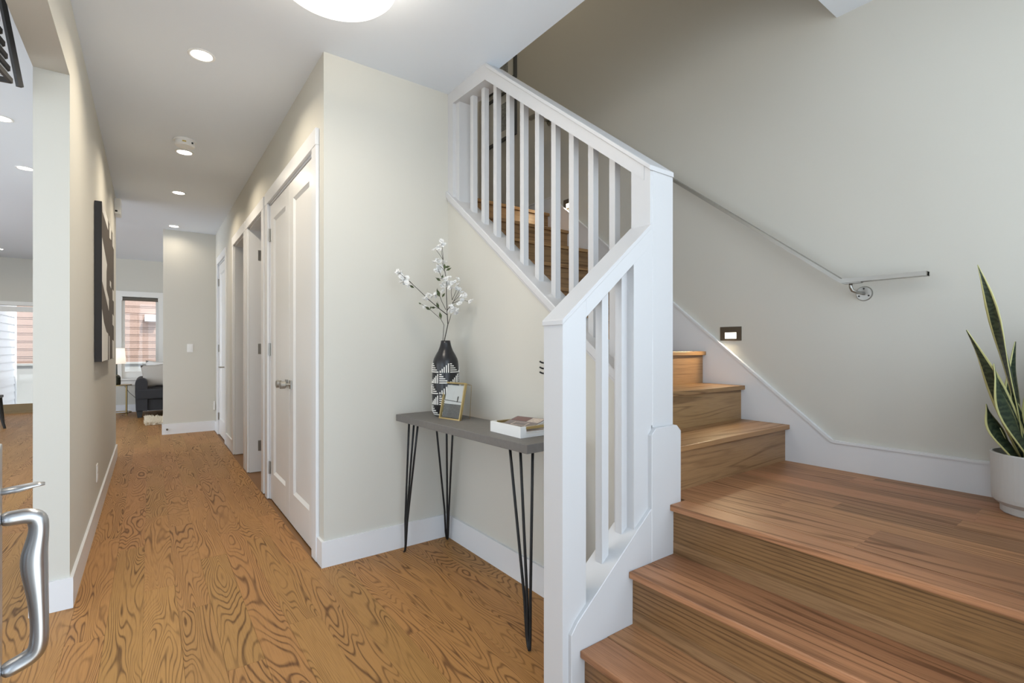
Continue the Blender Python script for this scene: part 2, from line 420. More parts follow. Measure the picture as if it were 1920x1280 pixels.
# dim rooms behind the doorways
bm = B(2.0, 2.05, 4.5, YE, 0, ZC); box(bm, XH + HT, 2.0, 5.33, 5.43, 0, ZC); box(bm, XH + HT, 2.0, 4.40, 4.48, 0, ZC); box(bm, XH + HT, 2.0, 6.32, 6.42, 0, ZC)
struct('wall_rooms', bm, 'wall', 'partition walls of the rooms off the hallway')

# ------------------------------------------------------------------ staircase
st = thing('staircase', 'oak staircase with landing turning up behind the white railing', 'staircase', (1.15, .6, 0))
TT = .024; Y0 = .06; YT = 1.174
def lower_tread(xn, z, xback):
    obj('tread_board', B(xn, xn + .13, Y0, YT, z - TT, z, bev=.004), 'oak_tread_y', st)
    obj('tread_board', B(xn + .1305, xback, Y0, YT, z - TT, z), 'oak_tread_y', st)
def lower_riser(xr, z0, z1):
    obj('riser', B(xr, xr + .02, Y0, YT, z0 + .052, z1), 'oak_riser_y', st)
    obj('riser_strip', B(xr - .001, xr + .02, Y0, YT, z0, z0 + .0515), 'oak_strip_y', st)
XN = [1.145, 1.388, 1.628]
for i, xn in enumerate(XN):
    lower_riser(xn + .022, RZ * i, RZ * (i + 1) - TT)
    if i < 2: lower_tread(xn, RZ * (i + 1), XN[i + 1] + .03)
# landing boards
x = XN[2]; k = 0
while x < XW - .016:
    wd = .10 if k == 0 else .118
    x1 = min(x + wd, XW - .015); cuts = [Y0, YT if x < 1.70 else 1.265]
    if k: cuts.insert(1, random.uniform(.35, .95))
    for a, b_ in zip(cuts, cuts[1:]): obj('landing_board', B(x + .0003, x1 - .0003, a + .0003, b_, ZL - TT, ZL, bev=.004 if k == 0 else 0), 'oak_tread_y', st)
    x = x1; k += 1
# upper flight
for k in range(1, 9):
    yn = 1.237 + RUN * (k - 1); z = ZL + RZ * k; xl = XB1 + (.055 if k == 1 else .002)
    obj('riser', B(xl, XW - .015, yn + .024, yn + .042, z - RZ, z - TT), 'oak_riser_x', st)
    obj('tread', B(xl, XW - .015, yn, yn + RUN + .04, z - TT, z, bev=.003), 'oak_tread_x', st)
yn = 1.237 + RUN * 8; z = ZL + RZ * 9
obj('riser', B(XB1 + .002, XW - .015, yn + .024, yn + .042, z - RZ, z - TT), 'oak_riser_x', st)
obj('upper_landing', B(XB1 + .002, XW - .015, yn, 4.35, z - TT, z), 'oak_tread_x', st)

# skirt board on the stair wall
sk = [(Y0, ZL), (1.262, ZL), (3.3, 2.15), (4.35, 2.30), (4.35, 2.478), (3.182, 2.478), (1.030, .726), (Y0, .726)]
trs = struct('trim_5', Pm([(p[0], p[1]) for p in sk], 'X', XW - .015, XW), 'trim', 'white skirt board stepping up beside the treads')
tp = [(4.35, 2.478), (3.182, 2.478), (1.030, .726), (Y0, .726), (Y0, .714), (1.036, .714), (3.185, 2.470), (4.35, 2.470)]
obj('skirt_edge', Pm([(p[0], p[1] + .004) for p in tp], 'X', XW - .021, XW, bev=0), 'trim', trs)

# ------------------------------------------------------------------ white railing
rl = thing('lower_railing', 'short white railing with sloped handrail beside the bottom steps', 'railing', (1.13, 1.24, 0))
lt = lambda x: 1.292 + .834 * (x - 1.083)
sill = lambda x: .303 + .785 * (x - 1.152)
YB2 = 1.287
obj('newel_post', Pm([(1.083, 0), (1.19, 0), (1.19, lt(1.19) - .017), (1.083, lt(1.083) - .017)], 'Y', YB, YB2, bev=.0015), 'rail_white_dimmed', rl)
obj('rail', Pm([(1.19, lt(1.19) - .082), (1.535, lt(1.535) - .082), (1.535, lt(1.535) - .017), (1.19, lt(1.19) - .017)], 'Y', YB, YB2, bev=.0015), 'rail_white_dimmed', rl)
obj('rail_cap', Pm([(1.079, lt(1.079) - .018), (1.535, lt(1.535) - .018), (1.535, lt(1.535)), (1.079, lt(1.079))], 'Y', YB - .004, YB2 + .004, bev=.002), 'rail_white_dimmed', rl)
obj('stringer', Pm([(1.108, 0), (1.535, 0), (1.535, sill(1.535)), (1.135, sill(1.135)), (1.108, sill(1.108) - .012)], 'Y', 1.175, 1.289, bev=.002), 'rail_white_dimmed', rl)
for xb, yb in ((1.303, 1.224), (1.408, 1.224)):
    obj('baluster', Pm([(xb, sill(xb) - .003), (xb + .034, sill(xb + .034) - .003), (xb + .034, lt(xb + .034) - .08), (xb, lt(xb) - .08)], 'Y', yb, yb + .033, bev=.001), 'rail_white_dimmed', rl)
obj('stile', Pm([(1.436, sill(1.436) - .004), (1.536, sill(1.536) - .004), (1.536, lt(1.536) - .08), (1.436, lt(1.436) - .08)], 'Y', YB + .001, YB2 - .001), 'rail_white_dimmed', rl)

ru = thing('upper_railing', 'tall white railing of square balusters climbing to the ceiling', 'railing', (1.60, 1.24, 0))
ut = lambda y: 1.885 + .80 * (y - 1.18)
ub = lambda y: 1.891 + .79 * (y - 1.283)
obj('newel_post', Pm([(1.19, 0), (1.295, 0), (1.295, ut(1.295) - .016), (1.19, ut(1.19) - .016)], 'X', 1.545, 1.672, bev=.002), 'rail_white_dimmed', ru)
obj('newel_plinth', Pm([(1.518, 0), (1.70, 0), (1.70, .868), (1.674, .892), (1.544, .892), (1.518, .868)], 'Y', 1.173, 1.312, bev=.002), 'rail_white_dimmed', ru)
obj('stile', Pm([(1.192, .9), (1.283, .9), (1.283, ut(1.283) - .019), (1.192, ut(1.192) - .019)], 'X', XB + .002, 1.644), 'rail_white_dimmed', ru)
obj('rail', Pm([(1.22, ub(1.22)), (2.335, ub(2.335) - .006), (2.70, 2.729), (2.70, ZC), (2.33, ZC), (1.22, ut(1.22) - .018)], 'X', XB, XB1), 'rail_white_dimmed', ru)
yk = 1.18 + (ZC - 1.885) / .80
obj('rail_cap', Pm([(1.186, ut(1.186) - .02), (yk - .025, ut(yk - .025) - .02), (yk - .002, ut(yk - .002)), (1.186, ut(1.186))], 'X', XB - .006, 1.672, bev=.002), 'rail_white_dimmed', ru)
obj('stringer_cap', Pm([(1.29, zb(1.29)), (YA, zb(YA)), (YA, zb(YA) + .045), (1.29, zb(1.29) + .045)], 'X', XB - .016, XB1 + .012, bev=.004), 'rail_white_dimmed', ru)
obj('cove_moulding', Pm([(1.29, zb(1.29) - .012), (YA, zb(YA) - .012), (YA, zb(YA)), (1.29, zb(1.29))], 'X', XB - .008, XB), 'rail_white_dimmed', ru)
def rbot(y): return ub(y) + .004 if y < 2.335 else 2.735
for i in range(11):
    y1 = 1.439 + .1253 * i; y0 = y1 - .033
    obj('baluster', Pm([(y0, zb(y0) + .043), (y1, zb(y1) + .043), (y1, rbot(y1)), (y0, rbot(y0))], 'X', 1.575, 1.608, bev=.001), 'rail_white_dimmed', ru)
obj('wall_stile', B(XB, XB1, 2.70, YA, zb(2.70) + .04, ZC, bev=.001), 'rail_white_dimmed', ru)
obj('wall_batten', Pm([(2.655, zb(2.655) + .04), (2.70, zb(2.70) + .04), (2.70, 2.735), (2.655, 2.735)], 'X', XB + .02, XB1 - .02), 'rail_white_dimmed', ru)
obj('inner_skirt', Pm([(1.32, zb(1.32) - .05), (YA, zb(YA) - .05), (YA, zb(YA) + .045), (1.32, zb(1.32) + .045)], 'X', XB1, XB1 + .012), 'rail_white_dimmed', ru)

# ------------------------------------------------------------------ handrail on the stair wall
hr = thing('wall_handrail', 'slim brushed-metal handrail fixed to the tall stair wall', 'handrail', (2.70, 1.5, 0))
def bar(bm, pts):
    hw, hh = .022, .0095
    rings = []
    for y, z, s in pts:
        rings.append([bm.verts.new((2.702 + dx * hw, y, z + dz * hh * s)) for dx, dz in ((-1, -1), (1, -1), (1, 1), (-1, 1))])
    for a, b_ in zip(rings, rings[1:]):
        for k in range(4): bm.faces.new((a[k], a[(k + 1) % 4], b_[(k + 1) % 4], b_[k]))
    bm.faces.new(rings[0][::-1]); bm.faces.new(rings[-1]); return bm
obj('bar', bar(bmesh.new(), [(.642, 1.517, 1), (.966, 1.517, 1.12), (3.10, 3.200, 1.12), (3.41, 3.215, 1)]), 'nickel', hr)
obj('end_return', B(2.70, 2.735, .642, .662, 1.5075, 1.5265), 'nickel', hr)
for y, zr in ((.90, 1.517), (2.02, 2.346), (3.22, 3.205)):
    b_ = obj('bracket', T([(2.70, y + .03, zr - .012), (2.70, y + .03, zr - .03), (2.705, y + .025, zr - .048), (2.725, y + .01, zr - .058), (XW - .006, y, zr - .06)], .0075, 10), 'nickel', hr, smooth=True)
    obj('wall_disc', T([(XW - .008, y, zr - .06), (XW, y, zr - .06)], [.032, .036], 24), 'nickel', b_)
    obj('saddle', B(2.688, 2.716, y - .015, y + .06, zr - .015, zr - .0105), 'nickel', b_)
    for k in range(3):
        an = R(90 + 120 * k); obj('screw', T([(XW - .0095, y + .023 * math.cos(an), zr - .06 + .023 * math.sin(an)), (XW - .0075, y + .023 * math.cos(an), zr - .06 + .023 * math.sin(an))], .004, 8), 'dark_gap', b_)

# ------------------------------------------------------------------ recessed step lights
def step_light(label, y0, y1, z0, z1):
    t = thing('step_light', label, 'light', (XW, (y0 + y1) / 2, z0), group='step lights on the stair wall')
    ly0, ly1, lz0, lz1 = y0 + .030, y1 - .03, z0 + .012, z0 + .048
    bm = bmesh.new(); xa = XW - .004
    for q in ((y0, y1, lz1, z1), (y0, y1, z0, lz0), (y0, ly0, lz0, lz1), (ly1, y1, lz0, lz1)): box(bm, xa, XW, *q)
    obj('face_plate', bm, 'bronze', t)
    obj('lens', B(XW - .002, XW + .004, ly0, ly1, lz0, lz1), 'step_lens', t)
    l = light('step_light_glow', 'AREA', (XW - .012, (ly0 + ly1) / 2, (lz0 + lz1) / 2), (R(55), 0, R(90)), 1.2, (1, .80, .52), .06, .03, spread=R(140))
step_light('small bronze step light above the lower skirt board', 1.512, 1.644, 1.237, 1.319)
step_light('small bronze step light seen between the upper balusters', 2.91, 3.042, 2.335, 2.42)

# ------------------------------------------------------------------ framed pictures up the stairwell
def wall_pic(label, y0, y1, z0, z1):
    t = thing('framed_picture', label, 'picture', (XW, (y0 + y1) / 2, z0), group='pictures up the stairwell')
    f = .022; bm = bmesh.new()
    for q in ((y0, y1, z0, z0 + f), (y0, y1, z1 - f, z1), (y0, y0 + f, z0 + f, z1 - f), (y1 - f, y1, z0 + f, z1 - f)): box(bm, XW - .03, XW, *q)
    obj('frame', bm, 'grey_frame', t)
    obj('mat_board', B(XW - .012, XW - .001, y0 + f, y1 - f, z0 + f, z1 - f), 'mat_board', t)
    obj('print', B(XW - .0135, XW - .012, y0 + .13, y1 - .13, z0 + .10, z1 - .10), 'speckle_print', t)
wall_pic('dark framed speckled print lower on the stairwell wall', 3.69, 4.165, 3.20, 3.665)
wall_pic('dark framed print higher on the stairwell wall, under the ceiling edge', 3.69, 4.165, 3.735, 4.20)

# ------------------------------------------------------------------ console table
ct = thing('console_table', 'narrow grey concrete-topped console table on black hairpin legs', 'table', (1.222, 1.555, 0), R(3.06))
def loc2w(root, p): return MW[root] @ Vector(p)
M = MW[ct]
ZT = .805
obj('table_top', xform(B(0, .29, 0, 1.165, ZT - .038, ZT, bev=.003), M), 'concrete', ct)
def hairpin(foot, tops):
    f = Vector(foot); bm = bmesh.new()
    for k, tpt in enumerate(tops):
        tpt = Vector(tpt); d = (f - tpt); side = Vector((0, 0, 0))
        lp = [tpt + d * s for s in (0, .25, .5, .75, .93)]
        off = (tpt - f); off.z = 0; off = off.normalized() * .013
        lp = [p + off * (0 if i < 4 else 1) for i, p in enumerate(lp)] + [f + off * .9 + Vector((0, 0, .014)), f + Vector((0, 0, .005))]
        tube(bm, lp, .006, 8)
    return obj('hairpin_leg', bm, 'iron', ct, smooth=True)
hairpin((1.203, 1.515, 0), [(1.235, 1.69, .768), (1.245, 1.63, .768), (1.275, 1.585, .768)])
hairpin((1.194, 2.682, 0), [(1.20, 2.625, .768), (1.212, 2.585, .768), (1.20, 2.51, .768)])
hairpin((1.492, 2.700, 0), [(1.375, 2.635, .768), (1.43, 2.60, .768), (1.43, 2.52, .768)])
hairpin((1.486, 1.515, 0), [(1.40, 1.60, .768), (1.46, 1.64, .768), (1.47, 1.58, .768)])
for px, py in ((1.235, 1.585), (1.185, 2.54), (1.36, 2.535), (1.38, 1.585)):
    obj('leg_plate', B(px, px + .07, py, py + .10, ZT - .0415, ZT - .038), 'iron', ct)

# vase
VC = (1.369, 2.50, ZT)
va = thing('vase', 'tall matte black vase with raised white stripe pattern', 'vase', VC)
prof = [(.047, .0), (.060, .006), (.072, .028), (.0765, .07), (.078, .14), (.0775, .22), (.0745, .29), (.0715, .312), (.067, .328), (.056, .350), (.043, .372), (.034, .395), (.029, .415), (.0265, .431), (.0245, .431), (.0235, .41), (.026, .39), (.0, .385)]
obj('body', Lt(prof, VC, 48), 'black_ceramic', va, smooth=True)
def vr(z):
    for (r0, z0), (r1, z1) in zip(prof, prof[1:]):
        if z0 <= z <= z1 and z1 > z0: return r0 + (r1 - r0) * (z - z0) / (z1 - z0)
    return .07
bm = bmesh.new()
def stripe(t0, t1, z0, z1):
    nt_ = max(1, int(abs(t1 - t0) / .12)); nz = max(1, int((z1 - z0) / .02))
    g = [[None] * (nz + 1) for _ in range(nt_ + 1)]
    for i in range(nt_ + 1):
        for j in range(nz + 1):
            th = t0 + (t1 - t0) * i / nt_; zz = z0 + (z1 - z0) * j / nz; r = vr(zz) + (.0018 if 1 else 0)
            g[i][j] = bm.verts.new((VC[0] + r * math.cos(th), VC[1] + r * math.sin(th), VC[2] + zz))
    for i in range(nt_):
        for j in range(nz): bm.faces.new((g[i][j], g[i + 1][j], g[i + 1][j + 1], g[i][j + 1]))
NC = 8; CW = 2 * math.pi / NC; RH = .060; th0 = math.atan2(-2.5, -1.369) + .30
for c in range(NC):
    for r_ in range(5):
        t0 = th0 + c * CW; z0 = .006 + r_ * RH; sel = (c + r_) % 2
        for i in range(5):
            f0 = (i + .18) / 5.2
            if sel:      # upright bars growing towards one side
                stripe(t0 + CW * (f0 + .03), t0 + CW * (f0 + .12), z0 + .004, z0 + .004 + (RH - .008) * (.22 + .195 * i))
            else:        # level bars growing downwards
                zz = z0 + RH * (1 - f0) - .007
                stripe(t0 + CW * .04, t0 + CW * (.04 + .92 * (.22 + .19 * i)), zz, zz + .0052)
st_ = obj('stripe_pattern', bm, 'white_glaze', va); st_['kind'] = 'stuff'
sol = st_.modifiers.new('thick', 'SOLIDIFY'); sol.thickness = .0025; sol.offset = -1

# blossom branch standing in the vase
br = thing('blossom_branch', 'branch of white artificial blossoms with a few green leaves in the vase', 'flowers', (VC[0], VC[1], ZT + .40))
fwv = Vector((math.sin(R(YAW)), math.cos(R(YAW)), 0)); rtv = Vector((math.cos(R(YAW)), -math.sin(R(YAW)), 0))
S_ = .000520
def bp(cx, cy, d=0.): return Vector(VC) + rtv * ((cx - 583) * S_) + Vector((0, 0, .431 + (1222 - cy) * S_)) + fwv * d
def twig(pts, r0=.0022, r1=.0011):
    P_ = [bp(*p) for p in pts]; n = len(P_)
    obj('stem', T(P_, [r0 + (r1 - r0) * i / (n - 1) for i in range(n)], 6), 'stem', br, smooth=True)
twig([(580, 1420, 0), (570, 1220), (605, 1045, .01), (597, 900, .01), (592, 700, 0), (595, 580, -.005), (578, 480, .005), (550, 370, .01), (555, 310, .005), (545, 160, -.01)], .0034, .0012)
twig([(590, 1420, .01), (555, 1220, -.008), (570, 1050, -.02), (540, 990, -.03), (430, 890, -.05), (340, 830, -.07)], .0022)
twig([(597, 935, .01), (515, 870, -.01), (400, 770, -.03), (290, 660, -.05), (190, 570, -.06), (110, 500, -.075)], .0026)
twig([(605, 1045, .01), (630, 985, 0), (650, 935, -.03)], .002)
twig([(597, 885, .01), (660, 810, .0), (700, 740, -.01), (740, 670, -.02)], .002)
twig([(660, 810, 0), (700, 790, .015), (760, 765, .02), (840, 790, .03)], .0016)
twig([(655, 775, 0), (690, 680, .02), (720, 580, .03)], .0016)
twig([(655, 775, 0), (650, 700, -.02), (655, 650, -.03)], .0014)
twig([(660, 800, 0), (700, 770, -.02), (745, 730, -.03)], .0014)
twig([(583, 880, .01), (545, 790, -.02), (520, 720, -.03), (500, 650, -.035)], .0018)
twig([(515, 865, -.01), (505, 820, -.015), (500, 795, -.02)], .0012)
twig([(555, 330, 0), (520, 275, -.02), (490, 235, -.03)], .0014)
twig([(553, 330, .01), (535, 250, .015), (533, 205, .02)], .0014)
twig([(580, 465, 0), (545, 420, -.015), (500, 385, -.03)], .0014)
twig([(545, 540, 0), (520, 470, -.02), (505, 430, -.02)], .0014)
twig([(585, 545, 0), (540, 545, -.02), (480, 535, -.03)], .0012)
twig([(265, 640, -.05), (225, 600, -.03), (190, 565, -.03)], .0014)
twig([(515, 870, -.01), (480, 862, -.03), (440, 865, -.04)], .0012)
def flower_mesh(seed):
    rnd = random.Random(seed); bm = bmesh.new()
    for layer, (n, ln, tilt) in enumerate(((5, .0155, .45), (5, .011, 1.0))):
        for k in range(n):
            a = 2 * math.pi * (k + .5 * layer) / n + rnd.uniform(-.2, .2); t_ = tilt + rnd.uniform(-.25, .25)
            d = Vector((math.cos(a) * math.cos(t_), math.sin(a) * math.cos(t_), math.sin(t_))); s = Vector((-math.sin(a), math.cos(a), 0)); up_ = d.cross(s)
            P_ = [Vector((0, 0, 0)), d * ln * .5 + s * ln * .42, d * ln * .95 + s * ln * .3 - up_ * .002, d * ln * .88, d * ln * .95 - s * ln * .3 - up_ * .002, d * ln * .5 - s * ln * .42]
            vs = [bm.verts.new(p) for p in P_]; c = bm.verts.new(d * ln * .55 + up_ * ln * -.18)
            for i in range(6): bm.faces.new((vs[i], vs[(i + 1) % 6], c))
    me = bpy.data.meshes.new('blossom'); bm.to_mesh(me); bm.free(); me.materials.append(MATS['petal']); return me
FM = [flower_mesh(s) for s in range(4)]
def calyx_mesh():
    bm = Lt([(0, -.006), (.002, -.004), (.0035, 0), (.0, .003)], (0, 0, 0), 6); me = bpy.data.meshes.new('calyx'); bm.to_mesh(me); bm.free(); me.materials.append(MATS['stem']); return me
CM = calyx_mesh()
spots = [(540, 130), (525, 175), (495, 200), (470, 235), (515, 225), (560, 165), (490, 335), (470, 370), (515, 350), (560, 350), (500, 405), (480, 450), (505, 465), (525, 410), (580, 355),
         (570, 555), (600, 550), (555, 590), (610, 580), (560, 640), (555, 680), (575, 620), (690, 580), (720, 550), (655, 590), (640, 640), (700, 640), (730, 660), (665, 650), (720, 610), (770, 690), (765, 740), (740, 820), (765, 780), (790, 720), (875, 785), (860, 795),
         (640, 875), (660, 905), (690, 880), (720, 890), (715, 925), (630, 905), (650, 850), (700, 910),
         (85, 480), (70, 470), (105, 510), (140, 550), (130, 600), (160, 570), (185, 600), (170, 540), (120, 535), (155, 610), (200, 630), (115, 570), (185, 545), (100, 490),
         (390, 740), (425, 735), (360, 765), (400, 720), (345, 770), (480, 710), (490, 740), (470, 725), (380, 775), (440, 745), (355, 855), (620, 530), (530, 620)]
for i, (cx, cy) in enumerate(spots):
    o = bpy.data.objects.new('blossom', FM[i % 4]); COL.objects.link(o); o.parent = br; MW[o] = MW[br]
    base_d = -.05 if cx < 300 else (-.02 if cx < 480 else 0)
    p = bp(cx, cy, base_d + random.uniform(-.025, .02)); o.location = p - Vector((VC[0], VC[1], ZT + .40))
    o.rotation_euler = (random.uniform(.2, 1.6), random.uniform(-.6, .6), random.uniform(-.8, .8) - R(YAW)); s = random.uniform(.95, 1.3); o.scale = (s, s, s)
def leaf_blade(cx, cy, ang, ln, d=0.):
    c = bp(cx, cy, d); a = R(ang); dv = rtv * math.cos(a) + Vector((0, 0, math.sin(a))); sv = rtv * -math.sin(a) + Vector((0, 0, math.cos(a))) + fwv * .5; nv = dv.cross(sv).normalized()
    bm = bmesh.new(); W = [0, .55, 1, .85, .45, 0]; prev = None
    for i, wv in enumerate(W):
        p = c + dv * ln * (i / 5); q = [bm.verts.new(p + sv * ln * .22 * wv + nv * ln * .06), bm.verts.new(p), bm.verts.new(p - sv * ln * .22 * wv + nv * ln * .06)]
        if prev:
            for k in (0, 1): bm.faces.new((prev[k], prev[k + 1], q[k + 1], q[k]))
        prev = q
    bmesh.ops.remove_doubles(bm, verts=bm.verts[:], dist=1e-5)
    o = obj('leaf', bm, 'leaf', br); sd = o.modifiers.new('thick', 'SOLIDIFY'); sd.thickness = .0008
for q in ((430, 890, 145, .036, -.05), (545, 985, 103, .040, -.03), (530, 745, 112, .048, -.03), (548, 745, 55, .030, -.01), (575, 440, 92, .036, .0), (590, 450, 28, .034, .0), (570, 415, 15, .034, .01), (255, 650, 150, .030, -.05), (535, 565, 152, .030, -.02), (430, 885, 75, .02, -.05), (515, 865, 115, .036, -.01), (480, 862, 178, .026, -.03), (545, 545, 80, .028, 0), (685, 860, 120, .02, -.01), (340, 832, 150, .018, -.07)):
    leaf_blade(*q)

# picture frame leaning on the console
pf = thing('photo_frame', 'small gold-edged photo frame leaning on the console table', 'photo frame', (1.308, 2.353, ZT), math.atan2(-.16, .038))
Mf = MW[pf] @ Matrix.Rotation(R(-13), 4, 'X')      # local x along bottom edge, y away from viewer, z up
fw_, fh_ = .165, .205; e_ = .0075
bm = bmesh.new(); h2 = fw_ / 2
for q in ((-h2, h2, 0, e_), (-h2, h2, fh_ - e_, fh_), (-h2, -h2 + e_, e_, fh_ - e_), (h2 - e_, h2, e_, fh_ - e_)): box(bm, q[0], q[1], 0, .014, q[2], q[3])
obj('frame', xform(bm, Mf), 'gold', pf)
obj('glass', xform(B(-h2 + e_, h2 - e_, .006, .008, e_, fh_ - e_), Mf), 'frame_glass', pf)
bm = B(-h2 + .016, h2 - .016, .009, .011, .0115, .19); 
ph = obj('photograph', xform(bm, Mf), 'photo_sky', pf)
obj('sea_print', xform(B(-h2 + .016, h2 - .016, .0085, .009, .0115, .085), Mf), 'photo_sea', ph)
obj('pier_print', xform(Pm([(-h2 + .016, .103), (h2 - .016, .098), (h2 - .016, .101), (-h2 + .016, .107)], 'Y', .0083, .0088), Mf), 'photo_dark', ph)
obj('figure_print', xform(Pm([(.030, .098), (.038, .098), (.040, .128), (.034, .132), (.030, .125)], 'Y', .0081, .0086), Mf), 'photo_dark', ph)
e0 = [MW[pf] @ Vector(p) for p in ((.004, .045, fh_ * .96), (h2 - .004, .045, fh_ * .96), (h2 - .004, .095, fh_ * .90), (h2 - .004, .083, .002), (.004, .083, .002), (.004, .095, fh_ * .90), (.004, .045, fh_ * .96))]
obj('wire_easel', T(e0, .0014, 6), 'brass', pf)
obj('wire_bar', T([e0[2], e0[5]], .0014, 6), 'brass', pf)

# tray with brochures
tr = thing('tray', 'white wooden tray with gold bar handles on the console table', 'tray', (1.385, 1.80, ZT))
tx0, tx1, ty0, ty1, th_ = 1.286, 1.488, 1.682, 1.915, .048
obj('tray_base', B(tx0, tx1, ty0, ty1, ZT, ZT + .008), 'white_box', tr)
for q in ((tx0, tx0 + .009), (tx1 - .009, tx1)): obj('long_side', B(q[0], q[1], ty0, ty1, ZT + .008, ZT + th_), 'white_box', tr)
def cut_end(y0, y1):
    bm = B(tx0 + .009, tx1 - .009, y0, y1, ZT + .008, ZT + .016)
    for q in ((tx0 + .009, tx0 + .032), (tx1 - .032, tx1 - .009)): box(bm, q[0], q[1], y0, y1, ZT + .016, ZT + th_)
    obj('end_panel', bm, 'white_box', tr)
    obj('bar_handle', B(tx0 + .030, tx1 - .030, y0 - .001, y1 + .001, ZT + .036, ZT + th_ - .001), 'gold', tr)
cut_end(ty0, ty0 + .010); cut_end(ty1 - .010, ty1)
bk = thing('brochure', 'dark covered brochure lying propped inside the tray', 'book', (1.40, 1.79, ZT + .03))
Mb = Matrix.Translation((1.392, 1.795, ZT + .043)) @ Matrix.Rotation(R(14), 4, 'Z') @ Matrix.Rotation(R(-11), 4, 'Y')
obj('pages', xform(B(-.062, .062, -.085, .085, 0, .006), Mb), 'white_box', bk)
cv_ = obj('cover', xform(B(-.063, .063, -.086, .086, .006, .0072), Mb), 'book_cover', bk)
obj('cover_picture', xform(B(-.052, -.012, -.045, .04, .0072, .0078), Mb), 'book_cream', cv_)
obj('cover_inset', xform(B(-.047, -.017, -.038, .033, .0078, .0082), Mb), 'book_cover', cv_)
obj('cover_band', xform(B(.005, .055, -.01, .078, .0072, .0078), Mb), 'book_red', cv_)
obj('cover_collage', xform(B(.002, .058, -.08, -.015, .0072, .0078), Mb), 'book_cream', cv_)
mg = thing('magazine', 'folded magazine under the brochure in the tray', 'book', (1.385, 1.80, ZT + .008))
Mb2 = Matrix.Translation((1.385, 1.797, ZT + .009)) @ Matrix.Rotation(R(-4), 4, 'Z')
obj('pages', xform(B(-.075, .075, -.095, .095, 0, .012), Mb2), 'white_box', mg)
obj('cover', xform(B(-.076, .076, -.096, .096, .012, .0135), Mb2), 'book_cream', mg)

# black pronged hook just showing beside the short newel
hk = thing('wall_hook', 'small black pronged hook on the under-stair wall, half hidden by the short newel', 'hook', (XB, 1.80, 1.09))
obj('back_bar', B(XB - .012, XB, 1.785, 1.797, 1.06, 1.16), 'iron', hk)
for z in (1.075, 1.098, 1.125): obj('prong', T([(XB - .008, 1.79, z - .004), (XB - .03, 1.795, z), (XB - .04, 1.80, z + .006)], .004, 6), 'iron', hk)

# ------------------------------------------------------------------ left wall things
pa = thing('canvas_painting', 'large brown and white abstract canvas on the left hall wall', 'painting', (XL1, 4.92, 1.10))
py0, py1, pz0, pz1 = 4.25, 5.60, 1.10, 2.168
obj('canvas', B(XL1 + .002, XL1 + .039, py0, py1, pz0, pz1), ['canvas_edge'], pa)
obj('painted_face', B(XL1 + .039, XL1 + .040, py0, py1, pz0, pz1), 'canvas_brown', pa)
for poly in ([(4.26, 2.167), (4.82, 2.165), (4.85, 2.09), (4.30, 2.11)], [(5.0, 2.165), (5.22, 2.165), (5.22, 2.08), (5.01, 2.06)], [(5.38, 2.165), (5.59, 2.165), (5.59, 2.06), (5.4, 2.06)],
             [(4.27, 1.93), (4.73, 1.81), (4.67, 1.75), (4.67, 1.62), (4.93, 1.57), (4.93, 1.48), (4.27, 1.64)], [(5.06, 1.73), (5.21, 1.73), (5.21, 1.68), (5.06, 1.69)],
             [(4.26, 1.45), (4.42, 1.37), (4.67, 1.31), (4.85, 1.30), (4.82, 1.102), (4.26, 1.102)], [(4.95, 1.29), (5.03, 1.28), (5.03, 1.102), (4.95, 1.102)],
             [(5.4, 1.69), (5.59, 1.69), (5.59, 1.6), (5.42, 1.6)], [(5.4, 1.48), (5.59, 1.47), (5.59, 1.38), (5.4, 1.39)], [(5.38, 1.26), (5.59, 1.25), (5.59, 1.102), (5.4, 1.102)]):
    obj('white_shape', Pm(poly, 'X', XL1 + .040, XL1 + .0406), 'canvas_white', pa)
ch = thing('door_chime', 'white chime box high on the left hall wall', 'chime', (XL1, 6.55, 2.56))
obj('cover', B(XL1, XL1 + .055, 6.50, 6.70, 2.575, 2.735, bev=.008), 'plastic', ch)
obj('sensor_window', B(XL1 + .01, XL1 + .03, 6.448, 6.452, 2.583, 2.60), 'dark_gap', ch)
def plate(name, label, cat, x0, x1, y0, y1, z0, z1, parts):
    t = thing(name, label, cat, ((x0 + x1) / 2, (y0 + y1) / 2, z0)); obj('cover_plate', B(x0, x1, y0, y1, z0, z1, bev=.0015), 'plastic', t)
    for n, q, m in parts: obj(n, B(*q), m, t)
plate('wall_outlet', 'white outlet plate low on the left hall wall', 'outlet', XL1, XL1 + .006, 4.40, 4.475, .27, .39, [('socket', (XL1 + .006, XL1 + .008, 4.42, 4.455, .285, .322), 'white_box'), ('socket', (XL1 + .006, XL1 + .008, 4.42, 4.455, .338, .375), 'white_box')])
plate('light_switch', 'white light switch on the end wall of the hall', 'switch', .418, .488, YE - .006, YE, 1.125, 1.24, [('rocker', (.438, .468, YE - .010, YE - .006, 1.15, 1.215), 'white_box')])
plate('night_light', 'white plug-in light low in the far hall corner', 'night light', .735, .755, YE - .03, YE, .30, .42, [('lens', (.738, .752, YE - .034, YE - .03, .33, .39), 'white_box')])

